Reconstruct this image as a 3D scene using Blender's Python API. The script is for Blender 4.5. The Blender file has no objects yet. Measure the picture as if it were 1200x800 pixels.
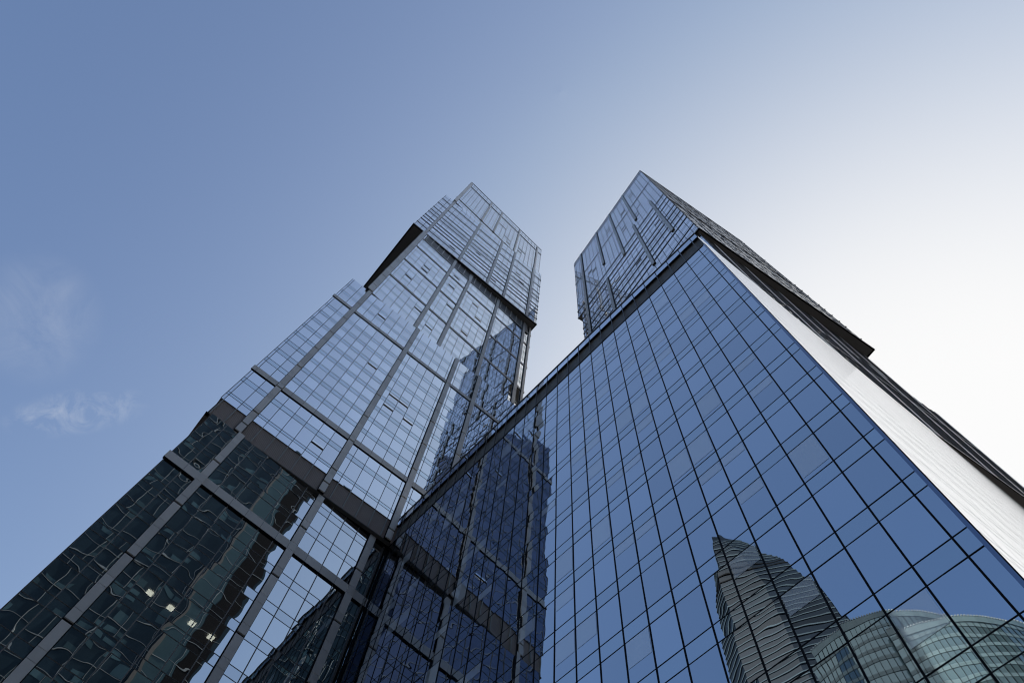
import bpy, bmesh, math, random
import numpy as np
from mathutils import Vector, Matrix

random.seed(7)
S = bpy.context.scene
COL = S.collection
R = math.radians
GROUND = -1.6                      # the camera stands at z = 0, eye height above the plaza

# ------------------------------------------------------------------ camera
AX = np.array([0.73535867, 0.65127087, 0.18690000])
def camera_axes(f, vx, vy, psi):
    """world axes seen in camera space (x right, y down, z forward) from the zenith's picture point"""
    up = np.array([vx - 600.0, vy - 400.0, f]); up /= np.linalg.norm(up)
    e1 = np.cross(up, [0, 0, 1]); e1 /= np.linalg.norm(e1); e2 = np.cross(up, e1)
    a = math.cos(R(psi)) * e1 + math.sin(R(psi)) * e2
    b = -math.sin(R(psi)) * e1 + math.cos(R(psi)) * e2
    if a[1] < 0: a = -a
    if b[1] < 0: b = -b
    if a[0] < 0: a, b = b, a
    return a, b, up
FPX = 859.69
CX, CY, CZ = camera_axes(FPX, 656.98, 108.36, 32.288)
cam = bpy.data.cameras.new('camera')
cam.sensor_width = 36.0
cam.lens = FPX / 1200.0 * 36.0
cam.clip_start = 0.1
cam.clip_end = 20000.0
cam_ob = bpy.data.objects.new('camera', cam)
COL.objects.link(cam_ob)
M = Matrix(((CX[0], -CX[1], -CX[2], 0), (CY[0], -CY[1], -CY[2], 0), (CZ[0], -CZ[1], -CZ[2], 0), (0, 0, 0, 1)))
cam_ob.matrix_world = M
S.camera = cam_ob

# ------------------------------------------------------------------ sky, sun, exposure
SUN_AZ, SUN_EL = 5.0, 41.0         # azimuth counted from +X towards +Y
w = bpy.data.worlds.new('World'); S.world = w; w.use_nodes = True
nt = w.node_tree; N = nt.nodes; Lk = nt.links
bg = N['Background']
sky = N.new('ShaderNodeTexSky'); sky.sky_type = 'NISHITA'; sky.sun_disc = False
sky.sun_elevation = R(SUN_EL); sky.sun_rotation = R(90 - SUN_AZ)
sky.altitude = 150; sky.air_density = 0.7; sky.dust_density = 5.0; sky.ozone_density = 3.0
def pixdir(x, y):
    d = np.array([x - 600.0, y - 400.0, FPX]); d /= np.linalg.norm(d)
    return (float(d @ CX), float(d @ CY), float(d @ CZ))
tc = N.new('ShaderNodeTexCoord')
def wisp(px, py, half_w, half_h, scale, lo, hi, lean=0.0):
    """a thin cirrus streak in the sky dome: an elliptic patch of torn noise round one direction"""
    c = np.array(pixdir(px, py)); u = np.array(pixdir(px + 60, py + lean * 60)) - c; u /= np.linalg.norm(u)
    v = np.cross(c, u)
    q = []
    for ax, half in ((u, half_w), (v, half_h)):
        dp = N.new('ShaderNodeVectorMath'); dp.operation = 'DOT_PRODUCT'; dp.inputs[1].default_value = tuple(ax)
        Lk.new(tc.outputs['Generated'], dp.inputs[0])
        d = N.new('ShaderNodeMath'); d.operation = 'MULTIPLY_ADD'
        d.inputs[1].default_value = 1 / half; d.inputs[2].default_value = -float(c @ ax) / half
        Lk.new(dp.outputs['Value'], d.inputs[0])
        p = N.new('ShaderNodeMath'); p.operation = 'MULTIPLY'; Lk.new(d.outputs[0], p.inputs[0]); Lk.new(d.outputs[0], p.inputs[1])
        q.append(p.outputs[0])
    ad = N.new('ShaderNodeMath'); ad.operation = 'ADD'; Lk.new(q[0], ad.inputs[0]); Lk.new(q[1], ad.inputs[1])
    side = N.new('ShaderNodeVectorMath'); side.operation = 'DOT_PRODUCT'; side.inputs[1].default_value = tuple(c)
    Lk.new(tc.outputs['Generated'], side.inputs[0])
    front = N.new('ShaderNodeMath'); front.operation = 'GREATER_THAN'; front.inputs[1].default_value = .5
    Lk.new(side.outputs['Value'], front.inputs[0])
    mr = N.new('ShaderNodeMapRange'); mr.interpolation_type = 'SMOOTHSTEP'
    mr.inputs['From Min'].default_value = 1.0; mr.inputs['From Max'].default_value = 0.0
    Lk.new(ad.outputs[0], mr.inputs['Value'])
    nz = N.new('ShaderNodeTexNoise'); nz.inputs['Scale'].default_value = scale; nz.inputs['Detail'].default_value = 9
    nz.inputs['Roughness'].default_value = .66; nz.inputs['Distortion'].default_value = .8
    Lk.new(tc.outputs['Generated'], nz.inputs['Vector'])
    m2 = N.new('ShaderNodeMapRange'); m2.inputs['From Min'].default_value = lo; m2.inputs['From Max'].default_value = hi
    Lk.new(nz.outputs['Fac'], m2.inputs['Value'])
    mu = N.new('ShaderNodeMath'); mu.operation = 'MULTIPLY'
    Lk.new(mr.outputs['Result'], mu.inputs[0]); Lk.new(m2.outputs['Result'], mu.inputs[1])
    m3 = N.new('ShaderNodeMath'); m3.operation = 'MULTIPLY'
    Lk.new(mu.outputs[0], m3.inputs[0]); Lk.new(front.outputs[0], m3.inputs[1])
    return m3.outputs[0]
w1 = wisp(92, 482, .082, .030, 30, .45, .80, -.15)
w2 = wisp(42, 372, .075, .085, 12, .34, .80)
w2m = N.new('ShaderNodeMath'); w2m.operation = 'MULTIPLY'; w2m.inputs[1].default_value = .5
Lk.new(w2, w2m.inputs[0])
wa = N.new('ShaderNodeMath'); wa.operation = 'ADD'; wa.use_clamp = True
Lk.new(w1, wa.inputs[0]); Lk.new(w2m.outputs[0], wa.inputs[1])
wb = N.new('ShaderNodeMath'); wb.operation = 'MULTIPLY'; wb.inputs[1].default_value = .45
Lk.new(wa.outputs[0], wb.inputs[0])
mx = N.new('ShaderNodeMix'); mx.data_type = 'RGBA'
mx.inputs['B'].default_value = (2.6, 2.75, 3.0, 1)
Lk.new(wb.outputs[0], mx.inputs['Factor']); 
# hazy aureole: the glow round the sun saturates softly instead of growing without end
sx = N.new('ShaderNodeSeparateColor'); Lk.new(sky.outputs['Color'], sx.inputs[0])
cb = N.new('ShaderNodeCombineColor')
def wmath(op, a, b=None):
    q = N.new('ShaderNodeMath'); q.operation = op
    for i, v in enumerate((a, b)):
        if v is None: continue
        if isinstance(v, (int, float)): q.inputs[i].default_value = v
        else: Lk.new(v, q.inputs[i])
    return q.outputs[0]
GAIN, KNEE = .272, .40
for ch, gain in enumerate((.92, .995, 1.015)):
    x = wmath('MULTIPLY', sx.outputs[ch], GAIN * gain)
    over = wmath('MAXIMUM', wmath('SUBTRACT', x, KNEE), 0.0)
    soft = wmath('MULTIPLY', wmath('SUBTRACT', 1.0, wmath('EXPONENT', wmath('MULTIPLY', over, -1 / (1.02 - KNEE)))), 1.02 - KNEE)
    Lk.new(wmath('MULTIPLY', wmath('ADD', wmath('MINIMUM', x, KNEE), soft), 1 / GAIN), cb.inputs[ch])
Lk.new(cb.outputs[0], mx.inputs['A'])
Lk.new(mx.outputs['Result'], bg.inputs['Color'])
bg.inputs['Strength'].default_value = 0.139
sd = Vector((math.cos(R(SUN_EL)) * math.cos(R(SUN_AZ)), math.cos(R(SUN_EL)) * math.sin(R(SUN_AZ)), math.sin(R(SUN_EL))))
sl = bpy.data.lights.new('sun', 'SUN'); sl.energy = 3.5; sl.angle = R(.53); sl.color = (1, .95, .88)
so = bpy.data.objects.new('sun', sl); COL.objects.link(so)
so.rotation_euler = (-sd).to_track_quat('-Z', 'Y').to_euler()
S.view_settings.view_transform = 'Standard'; S.view_settings.look = 'None'
S.view_settings.gamma = 1.0; S.view_settings.use_curve_mapping = False
S.view_settings.exposure = 0.9
S.cycles.max_bounces = 10; S.cycles.glossy_bounces = 6; S.cycles.transparent_max_bounces = 12
S.cycles.caustics_reflective = False; S.cycles.caustics_refractive = False
S.cycles.use_denoising = True
S.cycles.filter_width = 1.15

# ------------------------------------------------------------------ materials
def new_mat(name):
    m = bpy.data.materials.new(name); m.use_nodes = True
    return m, m.node_tree.nodes, m.node_tree.links
def node_math(n, l, op, a, b, clamp=False):
    q = n.new('ShaderNodeMath'); q.operation = op; q.use_clamp = clamp
    for i, v in enumerate((a, b)):
        if v is None: continue
        if isinstance(v, (int, float)): q.inputs[i].default_value = v
        else: l.new(v, q.inputs[i])
    return q.outputs[0]
def plain(name, col, rough=.5, metal=0.0, var=.12, scale=.7, spec=.5):
    m, n, l = new_mat(name); b = n['Principled BSDF']
    b.inputs['Roughness'].default_value = rough; b.inputs['Metallic'].default_value = metal
    b.inputs['Specular IOR Level'].default_value = spec
    t = n.new('ShaderNodeTexCoord'); z = n.new('ShaderNodeTexNoise')
    z.inputs['Scale'].default_value = scale; z.inputs['Detail'].default_value = 6; z.inputs['Roughness'].default_value = .6
    l.new(t.outputs['Object'], z.inputs['Vector'])
    at = n.new('ShaderNodeAttribute'); at.attribute_name = 'rnd'
    s = node_math(n, l, 'ADD', z.outputs['Fac'], at.outputs['Fac'])
    r = n.new('ShaderNodeMapRange'); r.inputs['From Max'].default_value = 2.0
    r.inputs['To Min'].default_value = 1 - var * 2; r.inputs['To Max'].default_value = 1 + var * 2
    l.new(s, r.inputs['Value'])
    v = n.new('ShaderNodeVectorMath'); v.operation = 'SCALE'; v.inputs[0].default_value = col
    l.new(r.outputs['Result'], v.inputs['Scale'])
    l.new(v.outputs['Vector'], b.inputs['Base Color'])
    return m
def glass(name, refl, back, f0=.55, wave=.0035, wscale=.9, rough=.0, clear=False, pillow=.0, var=.08):
    """coated curtain-wall glass: tinted mirror over either a dark backing or a see-through tint"""
    m, n, l = new_mat(name); n.remove(n['Principled BSDF']); out = n['Material Output']
    t = n.new('ShaderNodeTexCoord')
    at = n.new('ShaderNodeAttribute'); at.attribute_name = 'rnd'
    nz = n.new('ShaderNodeTexNoise'); nz.noise_dimensions = '4D'
    nz.inputs['Scale'].default_value = wscale; nz.inputs['Detail'].default_value = 1.2; nz.inputs['Roughness'].default_value = .45
    l.new(t.outputs['Object'], nz.inputs['Vector'])
    l.new(node_math(n, l, 'MULTIPLY', at.outputs['Fac'], 60.0), nz.inputs['W'])
    h = nz.outputs['Fac']
    if pillow:
        uv = n.new('ShaderNodeSeparateXYZ'); l.new(t.outputs['UV'], uv.inputs[0])
        def par(o): return node_math(n, l, 'MULTIPLY', o, node_math(n, l, 'SUBTRACT', 1.0, o))
        p = node_math(n, l, 'MULTIPLY', node_math(n, l, 'ADD', par(uv.outputs['X']), par(uv.outputs['Y'])), pillow)
        h = node_math(n, l, 'ADD', h, p)
    bp = n.new('ShaderNodeBump'); bp.inputs['Strength'].default_value = 1.0; bp.inputs['Distance'].default_value = wave
    l.new(h, bp.inputs['Height'])
    g = n.new('ShaderNodeBsdfGlossy'); g.inputs['Roughness'].default_value = rough
    l.new(bp.outputs['Normal'], g.inputs['Normal'])
    lw = n.new('ShaderNodeLayerWeight'); lw.inputs['Blend'].default_value = .5
    gz = node_math(n, l, 'POWER', lw.outputs['Facing'], 3.5)
    sc = node_math(n, l, 'ADD', node_math(n, l, 'MULTIPLY', at.outputs['Fac'], var * 2), 1 - var)
    vs = n.new('ShaderNodeVectorMath'); vs.operation = 'SCALE'; vs.inputs[0].default_value = refl
    l.new(sc, vs.inputs['Scale'])
    mc = n.new('ShaderNodeMix'); mc.data_type = 'RGBA'; mc.inputs['B'].default_value = (1, 1, 1, 1)
    l.new(gz, mc.inputs['Factor']); l.new(vs.outputs['Vector'], mc.inputs['A'])
    l.new(mc.outputs['Result'], g.inputs['Color'])
    fac = node_math(n, l, 'ADD', node_math(n, l, 'MULTIPLY', gz, 1 - f0), f0, True)
    if clear:
        b = n.new('ShaderNodeBsdfTransparent')
    else:
        b = n.new('ShaderNodeBsdfDiffuse')
    b.inputs['Color'].default_value = (*back, 1)
    ms = n.new('ShaderNodeMixShader'); l.new(fac, ms.inputs[0]); l.new(b.outputs[0], ms.inputs[1]); l.new(g.outputs[0], ms.inputs[2])
    l.new(ms.outputs[0], out.inputs['Surface'])
    return m
MT = {}
MT['blue_vision'] = glass('blue_vision_glass', (.80, .91, 1.0), (.55, .66, .88), f0=.735, wave=.0062, wscale=.42, var=.08, clear=True)
MT['blue_spandrel'] = glass('blue_spandrel_glass', (.77, .89, .965), (.05, .07, .10), f0=.75, wave=.0062, wscale=.42, var=.05)
MT['blind_pale'] = glass('pale_blind_glass', (.84, .93, 1.0), (.86, .91, .96), f0=.50, wave=.0058, wscale=.42, var=.06)  # pale backing stands for blinds seen through the blue glass
MT['dark_edge'] = glass('dark_edge_glass', (.34, .42, .56), (.02, .03, .05), f0=.6, wave=.001, wscale=.5)
MT['clear_vision'] = glass('podium_vision_glass', (.88, .92, .95), (.18, .20, .21), f0=.78, wave=.022, wscale=.29, clear=True, var=.05)
MT['clear_spandrel'] = glass('podium_spandrel_glass', (.84, .89, .93), (.03, .04, .05), f0=.74, wave=.022, wscale=.29, var=.05)
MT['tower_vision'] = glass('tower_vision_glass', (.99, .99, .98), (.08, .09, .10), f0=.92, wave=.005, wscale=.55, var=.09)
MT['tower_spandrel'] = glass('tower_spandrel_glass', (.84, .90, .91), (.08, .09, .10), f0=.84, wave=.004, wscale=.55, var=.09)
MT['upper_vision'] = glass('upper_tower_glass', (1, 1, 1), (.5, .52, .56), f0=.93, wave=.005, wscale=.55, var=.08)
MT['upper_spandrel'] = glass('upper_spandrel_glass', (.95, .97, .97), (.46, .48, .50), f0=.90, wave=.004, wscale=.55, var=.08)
MT['white_side'] = glass('side_glass', (.97, .98, 1.0), (.05, .07, .10), f0=.94, wave=.0005, wscale=.4, rough=.16, var=.03)
MT['teal_glass'] = plain('teal_office_glass', (.030, .056, .074), .3, spec=.12, var=.3, scale=.15)
MT['teal_pale'] = plain('pale_teal_glass', (.07, .125, .14), .3, spec=.15, var=.3, scale=.15)
MT['mint_pale'] = plain('mint_glass_band', (.19, .26, .27), .3, spec=.5)
MT['navy_line'] = plain('navy_slab_line', (.03, .045, .08), .6, spec=.1)
MT['navy_glass'] = plain('navy_slab_glass', (.012, .027, .078), .5, spec=.05, var=.3, scale=.1)
MT['dark_glass'] = plain('dark_tower_glass', (.012, .019, .030), .5, spec=.06, var=.3, scale=.1)
MT['tower_line'] = plain('floor_edge_line', (.085, .115, .135), .7, spec=.1)
MT['window_line'] = plain('window_edge_line', (.34, .36, .35), .5)
MT['mint_glass'] = glass('mint_glass', (.40, .50, .53), (.12, .18, .19), f0=.35, wave=.003, wscale=.3)
MT['column'] = plain('aluminium_panel', (.80, .755, .70), .42, .2, .10)
MT['beam'] = plain('aluminium_beam', (.76, .72, .665), .45, .2, .10)
MT['joint'] = plain('black_joint', (.008, .008, .009), .8, spec=.1)
MT['mullion_dark'] = plain('black_mullion', (.007, .008, .011), .6, spec=.1)
MT['mullion_grey'] = plain('grey_mullion', (.10, .092, .085), .45)
MT['mullion_pale'] = plain('pale_grey_mullion', (.27, .25, .23), .45)
MT['seam'] = plain('pale_seam', (.34, .36, .38), .5)
MT['louvre'] = plain('brown_louvre', (.46, .385, .345), .55)
MT['louvre_grey'] = plain('grey_louvre', (.30, .285, .27), .6)
MT['soffit'] = plain('dark_soffit', (.12, .112, .104), .6, var=.05, scale=.15)
MT['soffit_trim'] = plain('bronze_soffit_trim', (.16, .145, .12), .5)
MT['roof'] = plain('roof_membrane', (.22, .22, .22), .9)
MT['core'] = plain('interior_wall', (.16, .165, .175), .8, var=.2, scale=.2)
MT['slab'] = plain('interior_ceiling', (.33, .33, .32), .8, var=.1)
MT['blind'] = plain('window_blind_fabric', (.82, .84, .85), .9, var=.1)
MT['line'] = plain('pale_mullion', (.42, .44, .43), .5)
MT['mast'] = plain('mast_steel', (.05, .05, .055), .5)
mm, n_, l_ = new_mat('lit_ceiling_light')
n_['Principled BSDF'].inputs['Base Color'].default_value = (.9, .88, .8, 1)
n_['Principled BSDF'].inputs['Emission Color'].default_value = (1, .93, .74, 1)
n_['Principled BSDF'].inputs['Emission Strength'].default_value = 6.0
MT['lamp'] = mm
def paving():
    m, n, l = new_mat('plaza_paving'); b = n['Principled BSDF']; b.inputs['Roughness'].default_value = .8
    t = n.new('ShaderNodeTexCoord'); br = n.new('ShaderNodeTexBrick')
    br.inputs['Scale'].default_value = 1.0; br.inputs['Brick Width'].default_value = .6; br.inputs['Row Height'].default_value = .6
    br.inputs['Mortar Size'].default_value = .006; br.inputs['Color1'].default_value = (.27, .26, .25, 1)
    br.inputs['Color2'].default_value = (.22, .215, .21, 1); br.inputs['Mortar'].default_value = (.1, .1, .1, 1)
    l.new(t.outputs['Object'], br.inputs['Vector']); l.new(br.outputs['Color'], b.inputs['Base Color'])
    return m
MT['paving'] = paving()
MT['asphalt'] = plain('asphalt', (.055, .055, .057), .9, scale=3)

# ------------------------------------------------------------------ mesh helpers
class MB:
    """collects quads with a material and a random value per face, then links them as ONE mesh object"""
    def __init__(self): self.v = []; self.f = []; self.m = []; self.r = []; self.uv = []
    def quad(self, pts, mat, rnd=None):
        i = len(self.v); self.v += [tuple(p) for p in pts]; self.f.append(tuple(range(i, i + len(pts))))
        self.m.append(mat); self.r.append(random.random() if rnd is None else rnd)
        self.uv.append([(0, 0), (1, 0), (1, 1), (0, 1)] if len(pts) == 4 else [(0, 0)] * len(pts))
    def hexa(self, c, mat, rnd=None):
        """c: 4 bottom then 4 top corners, counter-clockwise from above"""
        r = random.random() if rnd is None else rnd
        for q in ((3, 2, 1, 0), (4, 5, 6, 7), (0, 1, 5, 4), (1, 2, 6, 5), (2, 3, 7, 6), (3, 0, 4, 7)):
            self.quad([c[k] for k in q], mat, r)
    def prism(self, poly, z0, z1, mat, side=None):
        b = [(x, y, z0) for x, y in poly]; t = [(x, y, z1) for x, y in poly]; r = random.random()
        self.quad(b[::-1], mat, r); self.quad(t, mat, r)
        for k in range(len(poly)):
            j = (k + 1) % len(poly)
            self.quad([b[k], b[j], t[j], t[k]], side or mat, r)
    def build(self, name, parent, base):
        me = bpy.data.meshes.new(name)
        me.from_pydata([(x - base[0], y - base[1], z - base[2]) for x, y, z in self.v], [], self.f)
        mats = []
        for k in self.m:
            if k not in mats: mats.append(k); me.materials.append(MT[k])
        me.polygons.foreach_set('material_index', [mats.index(k) for k in self.m])
        a = me.attributes.new('rnd', 'FLOAT', 'FACE'); a.data.foreach_set('value', self.r)
        u = me.uv_layers.new(name='UVMap'); u.data.foreach_set('uv', [c for f in self.uv for p in f for c in p])
        me.update()
        o = bpy.data.objects.new(name, me); COL.objects.link(o)
        if parent is not None: o.parent = parent
        return o
def thing(name, label, cat, base, group=None):
    o = bpy.data.objects.new(name, None); o.location = base; COL.objects.link(o)
    o['label'] = label; o['category'] = cat
    if group: o['group'] = group
    return o
def project(p):
    c = p[0] * CX + p[1] * CY + p[2] * CZ
    if c[2] <= 0.01: return None
    return (600 + FPX * c[0] / c[2], 400 + FPX * c[1] / c[2])
def pixel_area(pts):
    q = [project(p) for p in pts]
    if any(a is None for a in q): return 0
    if not any(0 <= a[0] <= 1200 and 0 <= a[1] <= 800 for a in q): return 0
    return abs(sum(q[i][0] * q[(i + 1) % len(q)][1] - q[(i + 1) % len(q)][0] * q[i][1] for i in range(len(q)))) / 2

class Wall:
    """one side of a block: s runs along it, d is the distance out of it"""
    def __init__(self, p, q):
        self.p = np.array(p, float); q = np.array(q, float); self.L = float(np.linalg.norm(q - self.p))
        self.u = (q - self.p) / self.L; self.n = np.array([self.u[1], -self.u[0]])
    def at(self, s, d, z):
        x = self.p + self.u * s + self.n * d
        return (float(x[0]), float(x[1]), float(z))
    def box(self, mb, s0, s1, d0, d1, z0, z1, mat, rnd=None):
        a = self.at
        mb.hexa([a(s0, d1, z0), a(s1, d1, z0), a(s1, d0, z0), a(s0, d0, z0), a(s0, d1, z1), a(s1, d1, z1), a(s1, d0, z1), a(s0, d0, z1)], mat, rnd)
    def pane(self, s0, s1, z0, z1, tilt, d=0.0):
        cs, cz = (s0 + s1) / 2, (z0 + z1) / 2
        a, b = random.gauss(0, tilt), random.gauss(0, tilt)
        return [self.at(s, d + (s - cs) * a + (z - cz) * b, z) for s, z in ((s0, z0), (s1, z0), (s1, z1), (s0, z1))]

def curtain_wall(wall, z0, z1, mods, zl, st, panes, grid, skip=None):
    """panes (collected) + mullion grid of one wall; zl = [(z_low, z_high) of each spandrel]; returns row edges"""
    ss = [0.0] + sorted(m for m in mods if .25 < m < wall.L - .25) + [wall.L]
    rows = []; z = z0
    for a, b in sorted(zl):
        a, b = max(a, z0), min(b, z1)
        if b - a < .1: continue
        if a - z > .05: rows.append((z, a, 'v'))
        rows.append((a, b, 's')); z = b
    if z1 - z > .05: rows.append((z, z1, 'v'))
    for a, b, kind in rows:
        mat = st['vision'] if kind == 'v' else st['spandrel']
        for i in range(len(ss) - 1):
            if skip and skip(ss[i], ss[i + 1], a, b): continue
            pts = wall.pane(ss[i], ss[i + 1], a, b, st['tilt'])
            panes.append((pts, mat, kind))
        for z, extra in ((a, 0),) + (((a + (b - a) * .42, 1),) if kind == 's' and st.get('mid') else ()):
            if z <= z0 + .02: continue
            wall.box(grid, 0, wall.L, -.03, st['hd'], z - st['hw'] / 2, z + st['hw'] / 2, st['mull'], .5)
    for s in ss[1:-1]:
        wall.box(grid, s - st['vw'] / 2, s + st['vw'] / 2, -.03, st['vd'], z0, z1, st.get('vmull', st['mull']), .5)
    for s in (0.0, wall.L):
        wall.box(grid, s - st['vw'] / 2, s + st['vw'] / 2, -.04, st['vd'] * .8, z0, z1, st['mull'], .5)
    return rows

def column_mesh(wall, s, wd, z0, z1, rows, prot=.35, gap_every=2, off=0):
    mb = MB()
    wall.box(mb, s - wd / 2 - .07, s + wd / 2 + .07, -.05, prot * .55, z0, z1, 'joint', .5)
    cuts = [z0] + [a for a, b, k in rows if z0 + .3 < a < z1 - .3] + [z1]
    for i in range(len(cuts) - 1):
        g = .02
        top = .28 if (i + off) % (gap_every * 2) == 0 and i < len(cuts) - 2 else .02
        wall.box(mb, s - wd / 2, s + wd / 2, -.04, prot, cuts[i] + g, cuts[i + 1] - top, 'column')
    return mb
def beam_mesh(wall, z, h, prot, mods, s0=None, s1=None, mat='beam', shadow_strip=.28):
    mb = MB(); s0 = -.25 if s0 is None else s0; s1 = wall.L + .25 if s1 is None else s1
    wall.box(mb, s0 + .05, s1 - .05, -.05, prot * .8, z - shadow_strip, z, 'joint', .5)  # black strip below the beam, painted in as its shadow line
    wall.box(mb, s0 + .02, s1 - .02, -.04, prot * .9, z, z + h * .98, 'joint', .5)
    cs = [s0] + sorted(m for m in mods if s0 + .4 < m < s1 - .4) + [s1]
    for i in range(len(cs) - 1):
        wall.box(mb, cs[i] + .015, cs[i + 1] - .015, -.03, prot, z + .01, z + h, mat)
    return mb
def vent_window(wall, s0, s1, z0, z1, parent, base, mat='tower_vision'):
    """a small top-hung light standing open over a dark gap"""
    mb = MB()
    wall.box(mb, s0 + .05, s1 - .05, .0, .035, z0, z1, 'joint', .5)
    a = wall.at
    o = .1
    mb.hexa([a(s0 + .06, o + .05, z0 + .13), a(s1 - .06, o + .05, z0 + .13), a(s1 - .06, o, z0 + .12), a(s0 + .06, o, z0 + .12),
             a(s0 + .06, .09, z1), a(s1 - .06, .09, z1), a(s1 - .06, .045, z1), a(s0 + .06, .045, z1)], mat)
    return mb.build('vent_window', parent, base)

def inset(poly, d):
    c = np.mean(np.array(poly), axis=0); out = []
    n = len(poly)
    for k in range(n):
        p0, p1, p2 = (np.array(poly[(k + j) % n], float) for j in (-1, 0, 1))
        u1 = (p1 - p0) / np.linalg.norm(p1 - p0); u2 = (p2 - p1) / np.linalg.norm(p2 - p1)
        n1 = np.array([-u1[1], u1[0]]); n2 = np.array([-u2[1], u2[0]])
        b = n1 + n2; b /= (b @ n1)
        out.append(tuple(p1 + b * d))
    return out
def rect(p, ang, W, D):
    u = np.array([math.cos(R(ang)), math.sin(R(ang))]); v = np.array([-u[1], u[0]]); p = np.array(p, float)
    return [tuple(p), tuple(p + u * W), tuple(p + u * W + v * D), tuple(p + v * D)]
def every(start, step, lo, hi):
    k = math.ceil((lo - start) / step - 1e-6); r = []
    while start + k * step < hi: r.append(start + k * step); k += 1
    return r
def share_out_panes(root, base, bag, limit=96):
    """the largest panes in the picture become windows of their own; the rest is one glazing part per block"""
    allp = []
    for block, panes in bag:
        for k, (pts, mat, kind) in enumerate(panes):
            allp.append((pixel_area(pts), id(panes), k))
    allp.sort(reverse=True)
    own = {(b, k) for a, b, k in allp[:limit] if a > 0}
    for block, panes in bag:
        rest = MB()
        for k, (pts, mat, kind) in enumerate(panes):
            if (id(panes), k) in own:
                m = MB(); m.quad(pts, mat); m.build('window_pane' if kind == 'v' else 'spandrel_pane', block, base)
            else: rest.quad(pts, mat)
        if rest.f:
            o = rest.build('glazing', block, base); o['kind'] = 'stuff'

# ------------------------------------------------------------------ ground
def structure(name, mb, base=(0, 0, 0)):
    o = mb.build(name, None, base); o['kind'] = 'structure'; return o
g = MB(); g.quad([(-6000, -6000, GROUND - .004), (6000, -6000, GROUND - .004), (6000, 6000, GROUND - .004), (-6000, 6000, GROUND - .004)], 'asphalt')
structure('ground', g)
g = MB(); g.quad([(-60, -60, GROUND), (130, -60, GROUND), (130, 110, GROUND), (-60, 110, GROUND)], 'paving')
structure('plaza', g)

# ------------------------------------------------------------------ blue glass podium block on the right
SB, SP = 23.25, 1.17               # first spandrel and its height
ST = 4.22
base = (65.0, 27.0, GROUND)
podium = thing('office_podium', 'long blue glass block with black mullions and a dark band under its parapet', 'building', base)
PF = [(21.5, 54.0), (21.5, .6), (112.0, -6.85), (112.0, 54.0)]
bag = []
BAND0, BAND1, ROOF = 77.2, 81.3, 83.3
core = MB(); core.prism(inset(PF, 7.0), GROUND, BAND1, 'core')
body = core.build('interior_core', podium, base)
panes = []; grid = MB()
fw = Wall(PF[0], PF[1])            # faces the plaza
mods = [fw.L - m for m in every(.82, 1.783, 0, fw.L)][::-1]
zl = [(a, a + SP) for a in every(SB, ST, GROUND, BAND0 - 1)]
st = dict(vision='blue_vision', spandrel='blue_spandrel', tilt=.0022, mull='mullion_dark', vw=.085, vd=.028, hw=.048, hd=.016)
rows = curtain_wall(fw, GROUND, BAND0, mods, zl, st, panes, grid)
st2 = dict(st, tilt=.001)
curtain_wall(fw, BAND1, ROOF, mods, [(BAND1 + 1.05, BAND1 + 1.1)], st2, panes, grid)
for s in mods: fw.box(grid, s - .05, s + .05, -.02, .075, BAND0, BAND1, 'mullion_grey', .5)
fw.box(grid, 0, fw.L, -.2, .08, ROOF, ROOF + .12, 'mullion_grey', .5)
fw.box(grid, 0, fw.L, -.2, .05, BAND1 - .08, BAND1 + .04, 'mullion_dark', .5)
fw.box(grid, 0, fw.L, -.2, .05, BAND0 - .04, BAND0 + .06, 'mullion_dark', .5)
fw.box(grid, fw.L - .17, fw.L - .01, .02, .05, GROUND, BAND0, 'dark_edge', .5)
sw = Wall(PF[1], PF[2])            # the bright side, seen edge-on
smods = every(1.8, 1.8, 0, sw.L)
sst = dict(vision='white_side', spandrel='white_side', tilt=.0006, mull='seam', vw=.025, vd=.002, hw=.06, hd=.003)
curtain_wall(sw, GROUND, ROOF, smods, [(a, a + SP) for a in every(SB, ST, GROUND, ROOF - 1)], sst, panes, grid)
for a, b in ((2, 3), (3, 0)):
    curtain_wall(Wall(PF[a], PF[b]), GROUND, ROOF, every(1.8, 3.6, 0, 200), [(a_, a_ + SP) for a_ in every(SB, ST, GROUND, ROOF - 1)], st, panes, grid)
grid.build('mullion_grid', podium, base)
bag.append((podium, panes))
lv = MB()
fw.box(lv, .0, fw.L - .02, -.75, -.6, BAND0, BAND1, 'joint', .5)
for z in every(BAND0 + .1, .21, BAND0, BAND1 - .1):
    fw.box(lv, .02, fw.L - .02, -.40, -.28, z, z + .15, 'louvre_grey', .5)
fw.box(lv, .0, fw.L - .02, -.6, -.04, BAND0 - .05, BAND0 + .02, 'louvre_grey', .5)
fw.box(lv, .0, fw.L - .02, -.6, -.04, BAND1 - .02, BAND1 + .1, 'louvre_grey', .5)
lv.build('louvre_band', podium, base)
rf = MB(); rf.prism(inset(PF, .25), ROOF - 1.1, ROOF - .9, 'roof'); rf.build('roof', podium, base)
for a, b in zl:
    sb = MB(); sb.prism(inset(PF, .18), a + .25, b - .15, 'slab'); sb.build('floor_slab', podium, base)
rb = random.Random(3)
for a, b in zl[2:]:                # pale panels added in front of the glass, standing for lowered blinds behind it
    i = 3
    while i < len(mods) - 2:
        if rb.random() < .26:
            run = rb.choice((1, 1, 1, 2)); top = a - .06; drop = rb.choice((.9, 1.3, 1.8, 2.6))
            for k in range(i, min(i + run, len(mods) - 2)):
                bl = MB(); bl.quad([fw.at(q, .013, z) for q, z in ((mods[k] + .1, top - drop), (mods[k + 1] - .1, top - drop), (mods[k + 1] - .1, top), (mods[k] + .1, top))], 'blind_pale'); bl.build('blind_panel', podium, base)
            i += run
        i += 1
share_out_panes(podium, base, bag)

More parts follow.
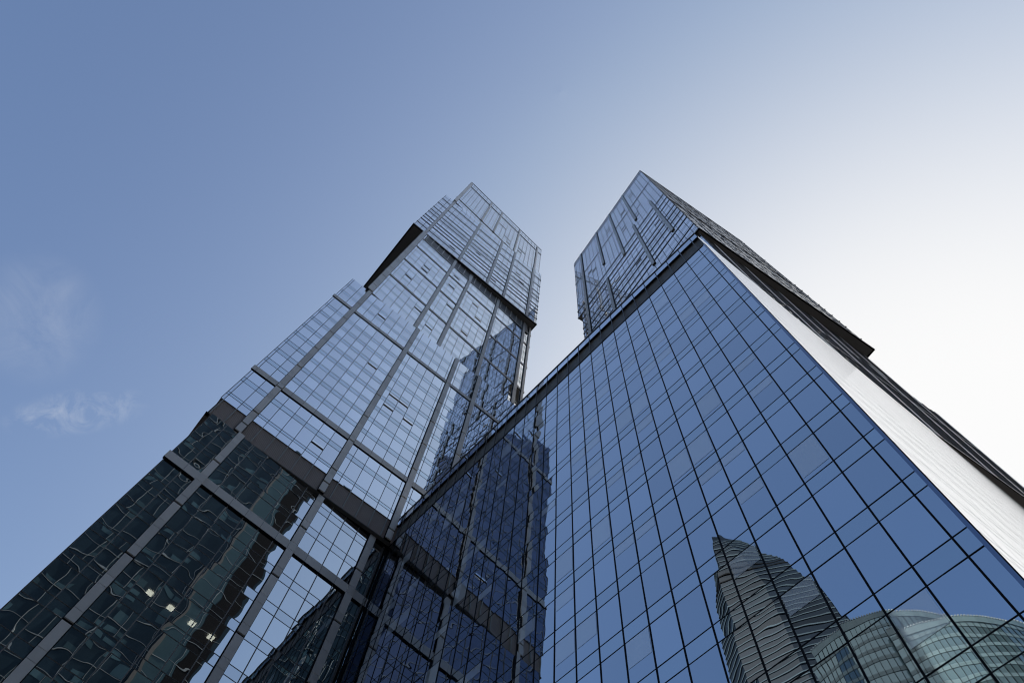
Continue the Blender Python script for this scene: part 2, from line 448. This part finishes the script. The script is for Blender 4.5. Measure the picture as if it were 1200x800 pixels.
# ------------------------------------------------------------------ stacked towers
def tower_block(root, base, poly, z0, z1, faces, bag, soffit='soffit', clear=False, roof=True):
    """one block of a stacked tower; faces = {edge index: dict(...)}; returns the block (a part)"""
    core = MB(); core.prism(inset(poly, 6.0 if clear else .35), z0 + .4, z1 - .3, 'core')
    block = core.build('tower_block', root, base)
    panes = []; grid = MB(); info = {}
    for e in range(len(poly)):
        f = faces.get(e) or faces['rest']
        wl = Wall(poly[e], poly[(e + 1) % len(poly)])
        mods = f['mods'] if 'mods' in f else every(1.0, f.get('step', 1.95), 0, wl.L)
        rows = curtain_wall(wl, z0, z1, mods, f['zl'], f['st'], panes, grid, f.get('skip'))
        for s, wd, a, b in f.get('cols', ()):
            column_mesh(wl, s, wd, max(a, z0), min(b, z1), rows, f.get('cprot', .35), off=int(s)).build('column', block, base)
        for z, h, p in f.get('beams', ()):
            beam_mesh(wl, z, h, p, mods, *f.get('bspan', (None, None)), shadow_strip=f.get('shadow_strip', .28)).build('floor_beam', block, base)
        info[e] = (wl, mods, rows)
    grid.build('mullion_grid', block, base)
    bag.append((block, panes))
    sf = MB(); sf.prism(inset(poly, .02), z0 + .02, z0 + .3, soffit, 'soffit_trim'); sf.build('soffit', block, base)
    rf = MB(); rf.prism(inset(poly, .06), z1 - .28, z1 - .05, 'roof'); rf.build('roof', block, base)
    return block, info
def ring(mb, poly, z0, z1, d0, d1, mat):
    for e in range(len(poly)):
        wl = Wall(poly[e], poly[(e + 1) % len(poly)])
        wl.box(mb, -.0, wl.L, d0, d1, z0, z1, mat, .5)
TS = dict(vision='tower_vision', spandrel='tower_spandrel', tilt=.0022, mull='mullion_grey', vw=.08, vd=.035, hw=.062, hd=.02)
TF = dict(TS, vw=.05, vd=.012, hw=.04, hd=.006)
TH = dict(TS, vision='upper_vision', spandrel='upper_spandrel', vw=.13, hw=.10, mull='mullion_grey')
PS_ = dict(vision='clear_vision', spandrel='clear_spandrel', tilt=.0022, mull='mullion_grey', vw=.095, vd=.05, hw=.07, hd=.02, vmull='mullion_pale')
PSD = dict(PS_, mull='mullion_grey')

# ---- left tower
base = (17.0, 75.0, GROUND)
lt = thing('glass_skyscraper', 'tall glass tower of four twisted stacked blocks with grey columns and a brown louvre belt', 'skyscraper', base)
bag = []
# podium storeys of the left tower
P0 = rect((-5.2, 53.9), -.9, 28.0, 46.0)
x2s = lambda x, p, a: (x - p[0]) / math.cos(R(a))
s_ = lambda x: x2s(x, (-5.2,), -.9)
pm = [s_(x) for x in (-3.05, .95, 2.95, 4.97, 7.0, 9.0, 13.05, 15.05, 17.1)]
zlp = [(a, a + 1.2) for a in every(61.75, 4.3, GROUND, 64.5)] + [(66.1, 67.35), (70.45, 71.65), (74.75, 75.95)]
f0 = dict(mods=pm + [s_(-1.05), s_(11.05), s_(19.15)], zl=zlp, st=PS_, cols=[(s_(x), .86, GROUND, 77.2) for x in (-1.05, 11.05, 19.15)],
          beams=[(66.1, 1.3, .2), (32.0, 1.3, .2)], shadow_strip=.16)
rest = dict(zl=zlp, st=PS_, step=3.9)
blk, info = tower_block(lt, base, P0, GROUND, 77.25, {0: f0, 'rest': rest}, bag, clear=True)
wl0 = info[0][0]
cw = MB(); wl0.box(cw, s_(21.2), s_(21.4), -.05, .2, GROUND, 77.0, 'joint'); wl0.box(cw, s_(20.95), s_(21.12), -.05, .2, GROUND, 77.0, 'mullion_grey')
cw.build('corner_post', blk, base)
for a, b in zlp:
    sb = MB(); sb.prism(inset(P0, .18), a + .3, b - .12, 'slab'); sb.build('floor_slab', blk, base)
# lit ceiling lights behind the lower panes
for x, z in ((2.5, 53.15), (4.8, 53.15), (7.2, 53.15), (9.35, 53.15)):
    lm = MB(); lm.prism([(x - .3, 55.7), (x + .3, 55.7), (x + .3, 56.3), (x - .3, 56.3)], z + .2, z + .24, 'lamp'); lm.build('ceiling_light', blk, base)
# block one: from the brown louvre belt to the first parapet
A1 = -3.45; O1 = (-6.0, 54.22)
B1 = rect(O1, A1, 46.0, 46.0)
s1 = lambda x: x2s(x, O1, A1)
zl1 = [(a, a + 1.15) for a in (87.3, 91.15, 95.2, 99.25, 103.3, 107.4, 111.45, 115.5, 119.6, 123.65, 129.0, 133.3, 137.4)] + [(82.9, 83.5)]
c1 = [-1.7, 10.55, 20.75, 26.75, 36.9]
m1 = [s1(x) for x in every(-1.7, 1.95, -6, 40) if min(abs(x - c) for c in c1) > .8] + [s1(x) for x in c1]
inb = lambda a, b, z0, z1: z1 < 81.4
rows1 = dict(mods=sorted(m1), zl=zl1, st=TS, cols=[(s1(x), .85, 77.4, 142.4) for x in c1], beams=[(91.15, 1.25, .12), (129.0, 1.1, .12)], shadow_strip=.14)
panes1 = bag
blk, info = tower_block(lt, base, B1, 81.4, 142.5, {0: rows1, 'rest': dict(zl=zl1, st=TS, step=3.9)}, bag)
# brown louvre belt under block one
lv = MB(); BL = rect(O1, A1, 46.0, 46.0)
lv.prism(inset(BL, .5), 77.32, 81.38, 'joint')
for z in every(77.45, .24, 77.3, 81.3): ring(lv, inset(BL, .16), z, z + .17, -.15, .0, 'louvre')
ring(lv, inset(BL, .05), 77.3, 77.42, -.5, .0, 'soffit')
wv = info[0][0]
for s in sorted(m1): wv.box(lv, s - .05, s + .05, -.16, .06, 77.44, 81.36, 'line', .5)
lv.build('louvre_belt', blk, base)
for x in c1:
    column_mesh(wv, s1(x), .85, 77.4, 81.5, [(79.5, 0, 0)]).build('column', blk, base)
rv = random.Random(11)
def vents(info, blk, spots, h=.5, mat='tower_vision'):
    wl, mods, rows = info[0]
    ms = [0.0] + sorted(mods) + [wl.L]
    for s, z in spots:
        i = max(k for k in range(len(ms) - 1) if ms[k] <= s)
        vent_window(wl, ms[i], ms[i + 1], z, z + h, blk, base, mat)
vents(info, blk, [(s1(x), z) for x, z in ((6.1, 115.0), (12.5, 110.4), (12.6, 106.2), (14.6, 110.4), (16.6, 106.3), (8.0, 85.2), (3.0, 135.5))])
# block two
O2 = (-2.6, 53.75); B2 = rect(O2, 0, 42.35, 44.0)
s2 = lambda x: x + 2.6
c2 = [9.85, 16.1, 26.6, 37.0]
z2 = [(a, a + 1.1) for a in every(146.4, 4.03, 143, 200)]
f2 = dict(mods=sorted([s2(x) for x in every(1.3, 2.02, -1, 39) if min(abs(x - c) for c in c2) > .8] + [s2(x) for x in c2] + [1.2]), zl=z2, st=TS,
          cols=[(s2(x), .85, 142.5, 206.6) for x in c2] + [(.6, 1.35, 142.5, 206.6), (s2(39.2), .6, 142.5, 206.6)],
          beams=[(158.45, .9, .1), (174.6, .9, .1), (190.7, .9, .1), (200.6, .6, .1)], shadow_strip=.16)
blk, info = tower_block(lt, base, B2, 142.5, 206.9, {0: f2, 'rest': dict(zl=z2, st=TS, step=3.9)}, bag)
vents(info, blk, [(s2(x), z) for x, z in ((4.2, 182.0), (4.2, 178.5), (12.0, 184.0), (12.0, 194.0), (14.0, 170.0), (2.0, 166.0), (19.5, 186.0), (21.0, 162.0), (23.5, 178.0), (7.8, 153.0), (12.2, 149.0))])
dk = MB(); wl = info[0][0]
wl.box(dk, 1.6, s2(38.6), .0, .05, 201.3, 206.6, 'louvre_grey', .5)
for s in every(2.0, 2.02, 1.6, s2(38.6)): wl.box(dk, s - .11, s + .11, .0, .3, 201.3, 206.6, 'beam')
dk.build('shadow_gallery', blk, base)
# block three
A3 = -2.9; O3 = (-6.0, 54.12); B3 = rect(O3, A3, 45.8, 46.0)
s3 = lambda x: x2s(x, O3, A3)
c3 = [-2.0, 10.3, 20.85, 27.1, 36.05]
z3 = [(a, a + 1.1) for a in every(210.3, 3.97, 208, 268)]
bm3 = [(207.05, .7, .3)] + [(z, .3, .09) for z in (212.9, 219.0, 222.7, 226.4, 232.6, 236.8, 242.0, 251.8, 261.0)]
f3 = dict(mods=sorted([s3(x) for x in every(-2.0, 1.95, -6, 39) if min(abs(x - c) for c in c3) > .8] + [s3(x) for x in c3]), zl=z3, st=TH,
          cols=[(s3(x), .8, 207.8, 270) for x in c3], beams=bm3, shadow_strip=.3)
blk, info = tower_block(lt, base, B3, 207.0, 270.3, {0: f3, 1: dict(zl=z3, st=TH, beams=bm3, shadow_strip=.3), 'rest': dict(zl=z3, st=TH, step=3.9, beams=bm3[:1])}, bag)
vents(info, blk, [(s3(x), z) for x, z in ((7.0, 215.0), (15.5, 230.0), (22.5, 216.0), (30.5, 245.0), (31.5, 238.0))])
# block four
A4 = 1.2; O4 = (-2.7, 53.6); B4 = rect(O4, A4, 43.2, 44.0)
s4 = lambda x: x2s(x, O4, A4)
c4 = [10.0, 16.25, 27.1, 38.0]
z4 = [(a, a + 1.0) for a in every(274.2, 3.97, 271, 322)]
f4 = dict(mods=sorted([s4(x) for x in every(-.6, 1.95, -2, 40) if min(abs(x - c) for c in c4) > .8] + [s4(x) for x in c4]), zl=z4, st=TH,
          cols=[(s4(x), .75, 278.5, 325) for x in c4] + [(.55, 1.1, 270.4, 325)], beams=[(278.6, .5, .16), (317.5, .5, .16)], shadow_strip=.35)
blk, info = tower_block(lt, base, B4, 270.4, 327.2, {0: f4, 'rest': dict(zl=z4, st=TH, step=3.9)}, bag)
cp = MB(); ring(cp, B4, 327.1, 327.5, -.4, .12, 'mullion_grey'); cp.build('parapet_coping', blk, base)
vents(info, blk, [(s4(x), z) for x, z in ((18.5, 302.0), (20.2, 302.0), (22.5, 290.0), (24.2, 290.0), (24.2, 284.0), (29.0, 287.0), (29.0, 292.0), (30.8, 292.0))])
for (x, y) in (B4[0], B4[1]):
    ml = MB(); ml.prism([(x + a * .08 + .3, y + b * .08 + .5) for a, b in ((-1, -1), (1, -1), (1, 1), (-1, 1))], 327.1, 329.3, 'mast'); ml.build('roof_mast', blk, base)
share_out_panes(lt, base, bag)

# ---- right tower, standing on the podium roof
base = (62.0, 16.0, ROOF - .9)
rt = thing('glass_skyscraper', 'glass tower of stacked overhanging blocks standing on the roof of the blue glass podium', 'skyscraper', base)
bag = []
def face_block(corner, deg, W, D):
    """corner = the near right corner of the plaza face, which runs off to the left along deg"""
    q = np.array(corner) + W * np.array([math.cos(R(deg)), math.sin(R(deg))])
    return rect(tuple(q), deg + 180, W, D)
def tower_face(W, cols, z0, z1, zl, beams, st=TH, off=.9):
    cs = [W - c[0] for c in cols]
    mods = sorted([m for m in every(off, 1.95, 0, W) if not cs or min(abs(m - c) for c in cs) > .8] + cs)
    return dict(mods=mods, zl=zl, st=st, cols=[(W - s, .85, a, b) for s, a, b in cols], beams=beams, shadow_strip=.32)
zA = [(a, a + 1.1) for a in every(87.0, 4.0, 84, 150)]
for z0, z1, dg in ((ROOF - .85, 106.0, 81.6), (106.02, 121.0, 81.6), (121.02, 151.3, 82.3)):
    Bk = face_block((39.7, .45), dg, 38.0, 46.0)
    fA = tower_face(38.0, [(4.4, z0, z1), (12.4, z0, z1), (27, z0, z1)], z0, z1, zA, [(z0 + .1, .6, .5)])
    tower_block(rt, base, Bk, z0, z1, {0: fA, 1: dict(zl=zA, st=dict(TS, vd=.10, hd=.05), step=1.95, cols=[(s, .8, z0, z1) for s in (4, 12, 21, 30, 38, 45)], cprot=.16, beams=[(z0 + .3, .5, .1)], shadow_strip=.25), 'rest': dict(zl=zA, st=TS, step=3.9)}, bag)
zB = [(a, a + 1.1) for a in every(154.6, 4.0, 152, 199)]
BB = face_block((39.16, -.12), 80.45, 39.2, 46.0)
bmB = [(151.5, .6, .3)] + [(z, .26, .09) for z in (158.3, 167.4, 171.6, 176.6, 181.8, 186.2, 195.0)]
fB = tower_face(39.2, [(4.3, 170, 200), (12.45, 165, 200), (27.0, 152, 200), (36.6, 152, 200)], 151.4, 200, zB, bmB)
side = dict(zl=zB, st=dict(TS, vd=.06, hd=.022), step=3.9, beams=bmB[:1] + [(z, .26, .05) for z in (167.4, 181.8, 195.0)], cols=[(s, .8, 152, 200) for s in (6, 15, 24, 33, 42)], cprot=.05, shadow_strip=.2)
blk, info = tower_block(rt, base, BB, 151.4, 200.0, {0: fB, 1: side, 'rest': dict(zl=zB, st=TS, step=3.9, beams=bmB)}, bag)
vents(info, blk, [(39.2 - s, z) for s, z in ((14.6, 176.0), (16.4, 180.0), (16.4, 176.5), (23.5, 188.5), (25.0, 190.0), (7.0, 190.0))])
zC = [(a, a + 1.05) for a in every(203.5, 4.0, 201, 266)]
BC = face_block((39.14, -.17), 80.5, 41.0, 46.0)
bmC = [(200.2, .26, .09)] + [(z, .26, .09) for z in (206.6, 239.0, 266.8)]
fC = tower_face(41.0, [(10.85, 218, 269.5), (18.95, 200.5, 269.5), (26.95, 218, 269.5), (36.65, 200.5, 269.5), (4.3, 200.5, 216), (12.45, 200.5, 215.5)], 200, 270, zC, bmC)
side = dict(zl=zC, st=dict(TS, vd=.06, hd=.022), step=3.9, beams=bmC[:1] + [(z, .26, .05) for z in (218.0, 239.0, 254.0)], cols=[(s, .8, 200.5, 269.5) for s in (6, 15, 24, 33, 42)], cprot=.05, shadow_strip=.2)
blk, info = tower_block(rt, base, BC, 200.05, 270.0, {0: fC, 1: side, 'rest': dict(zl=zC, st=TS, step=3.9, beams=bmC)}, bag)
vents(info, blk, [(41 - s, z) for s, z in ((7.3, 252.0), (7.3, 256.0), (8.0, 228.0), (9.6, 224.0), (9.6, 220.0), (14.5, 246.0), (15.5, 228.0), (15.5, 224.0), (21.5, 252.0), (22.5, 248.0), (31.0, 226.0), (32.5, 230.0), (14.2, 207.0))])
cp = MB(); ring(cp, BC, 269.95, 270.35, -.4, .12, 'mullion_grey'); cp.build('parapet_coping', blk, base)
for s in (0, 10.85, 18.95, 26.95, 36.65):
    q = info[0][0].at(41.0 - s, -.3, 270)
    ml = MB(); ml.prism([(q[0] + a * .1, q[1] + b * .1) for a, b in ((-1, -1), (1, -1), (1, 1), (-1, 1))], 269.9, 272.0, 'mast'); ml.build('roof_mast', blk, base)
share_out_panes(rt, base, bag)

# ------------------------------------------------------------------ buildings behind the viewer, seen in the glass
# dark teal office tower (mirrored in the left tower)
KA = 215.0; YA = 107.5 - KA; kf = KA / 190.0
xr, xl, ztop = 29.9 * kf, -40.0, 284.0 * kf
base = ((xl + xr) / 2, YA - 25, GROUND)
ta = thing('office_tower', 'dark teal office tower with pale window lines, mirrored in the left tower above its podium', 'building', base)
mb = MB(); mb.prism([(xl, YA - 50), (xr, YA - 50), (xr, YA), (xl, YA)], GROUND, ztop, 'teal_glass'); mb.build('tower_shaft', ta, base)
wa_ = Wall((xr, YA), (xl, YA))
mb = MB()
for k, z in enumerate(every(6.0, 8.6, 0, ztop - 1)):
    wa_.box(mb, 0, wa_.L, -.1, .16, z, z + .2, 'window_line', .5)
for k, s in enumerate(every(9.5, 9.0, 9, wa_.L)): wa_.box(mb, s - .065, s + .065, -.1, .2, GROUND, ztop - 1, 'window_line', .5)
mb.build('window_lines', ta, base)
mb = MB(); rw = random.Random(5)
for s, z in rw.sample([(9.5 + 4.5 * i, 6.0 + 4.3 * j) for i in range(16) for j in range(12, 70)], 150):
    wa_.box(mb, s + .3, s + 4.2, -.1, .06, z + .5, z + rw.choice((2.6, 3.9)), 'teal_pale', rw.random())
mb.build('window_panels', ta, base)
mb = MB(); wa_.box(mb, 8.6, 17.5, .0, .1, GROUND, ztop - 4, 'teal_pale'); mb.build('pale_bay', ta, base)
mb = MB(); wa_.box(mb, 1.0, 8.4, .0, .12, GROUND, ztop - 7, 'joint'); mb.build('dark_bay', ta, base)
mb = MB(); wa_.box(mb, 16.8, 17.8, .1, .6, GROUND, ztop - 8, 'soffit_trim'); mb.build('corner_fin', ta, base)

def loft(mb, sections, mats):
    """sections: list of (z, [(x, y) ...]) from low to high"""
    for k in range(len(sections) - 1):
        za, pa = sections[k]; zb, pb = sections[k + 1]; n = len(pa); r = random.random()
        for i in range(n):
            j = (i + 1) % n
            mb.quad([(*pa[i], za), (*pa[j], za), (*pb[j], zb), (*pb[i], zb)], mats[k % len(mats)], r)
    z, p = sections[-1]; mb.quad([(*q, z) for q in p], mats[0])
# dark tower with a curving shoulder (mirrored in the podium)
KB = 270.0; kf = KB / 220.0; XB = 43.0 - KB
prof = [(0, 69.5, 126.5), (242, 70.5, 125.0), (260, 71.0, 124.2), (275, 72.1, 123.4), (296, 74.6, 122.6), (313, 80.0, 121.6), (326, 85.2, 118.8), (341.5, 95.2, 116.0), (352, 102.0, 114.0), (358, 105.6, 113.0), (366, 109.2, 111.6)]
def prof_at(z):
    zz = [p[0] for p in prof]
    return np.interp(z, zz, [p[1] for p in prof]), np.interp(z, zz, [p[2] for p in prof])
base = (XB - 20, 98 * kf, GROUND)
tb = thing('curved_tower', 'dark tower with pale floor lines and a curved shoulder, mirrored in the blue podium glass', 'building', base)
def sec(z, grow=0.0):
    a, b = prof_at(z)
    c = b - (b - a) * .22
    q = [(XB - 9, b), (XB, c), (XB - 5, a + (c - a) * .5), (XB - 17, a), (XB - 45, a + 4), (XB - 45, b - 4)]
    m = np.mean(np.array(q), axis=0)
    q = [(m[0] + (x - m[0]), y * kf) for x, y in q]
    if grow:
        m = np.mean(np.array(q), axis=0); d = [np.array(p) - m for p in q]
        q = [tuple(m + v * (1 + grow / np.linalg.norm(v))) for v in d]
    return q[::-1]
mb = MB(); secs = []
zs = list(np.arange(0, 357.0, 3.55))
for i, z in enumerate(zs):
    secs.append((z * kf, sec(z)))
    if i < len(zs) - 1: secs.append((z * kf + 3.4 , sec(z + 3.4 / kf)))
loft(mb, secs, ['dark_glass', 'dark_glass'])
mb.build('tower_shaft', tb, base)
mb = MB()
for i, z in enumerate(zs[1:-2]):
    dbl = abs(z - 318) < 4
    loft(mb, [(z * kf - .32, sec(z, .05)), (z * kf - .31, sec(z, .5)), (z * kf + .31, sec(z, .5)), (z * kf + .32, sec(z, .05))], ['joint' if dbl else 'tower_line'])
mb.build('floor_lines', tb, base)
# pale curved glass block (mirrored beside the dark tower)
base = (-172.0, 62.0, GROUND)
tcu = thing('curved_glass_block', 'pale green rounded glass block with ribbed parapet, mirrored low in the podium glass', 'building', base)
def arc(cx, cy, r, a0, a1, n): return [(cx + r * math.cos(R(a0 + (a1 - a0) * k / n)), cy + r * math.sin(R(a0 + (a1 - a0) * k / n))) for k in range(n + 1)]
for nm, (cx, cy, r, a0, a1, h) in (('curved_wing', (-170, 62, 36, -62, 12, 199.0)), ('lower_wing', (-176, 50, 40, -75, -8, 187.0))):
    P = arc(cx, cy, r, a0, a1, 26) + [(cx - 20, cy + r * math.sin(R(a1)) - 2), (cx - 20, cy - r)]
    mb = MB(); mb.prism(P, GROUND, h, 'mint_glass', 'mint_glass')
    wing = mb.build(nm, tcu, base)
    ln = MB()
    A = arc(cx, cy, r, a0, a1, 26)
    for k in range(26):
        wl = Wall(A[k], A[k + 1])
        for z in every(6, 4.2, 0, h - 4): wl.box(ln, 0, wl.L, -.1, .12, z, z + 1.3, 'mint_pale')
        wl.box(ln, -.07, .07, -.1, .2, GROUND, h - 2.6, 'mullion_dark', .5)
        wl.box(ln, 0, wl.L, -.1, .15, h - 2.6, h, 'mint_pale')
        for s in every(.5, .85, 0, wl.L): wl.box(ln, s - .2, s + .2, -.1, .3, h - .1, h + .4, 'line')
    ln.build('window_bands', wing, base)

# assumed slab tower, added behind the viewer to darken the twice-mirrored inner corner
base = (-105.0, -90.0, GROUND)
tdg = thing('added_slab_tower', 'assumed dark navy slab added to darken the twice mirrored glass beside the inner corner', 'building', base)
qd = rect((-52.0, -118.0), 138.4, 118.0, 30.0)
mb = MB(); mb.prism(qd, GROUND, 470.0, 'navy_glass'); mb.build('tower_shaft', tdg, base)
mb = MB()
for e in range(4):
    wl = Wall(qd[e], qd[(e + 1) % 4])
    for z in every(5, 8.4, 0, 468): wl.box(mb, 0, wl.L, -.1, .15, z, z + .5, 'navy_line', .5)
mb.build('floor_lines', tdg, base)
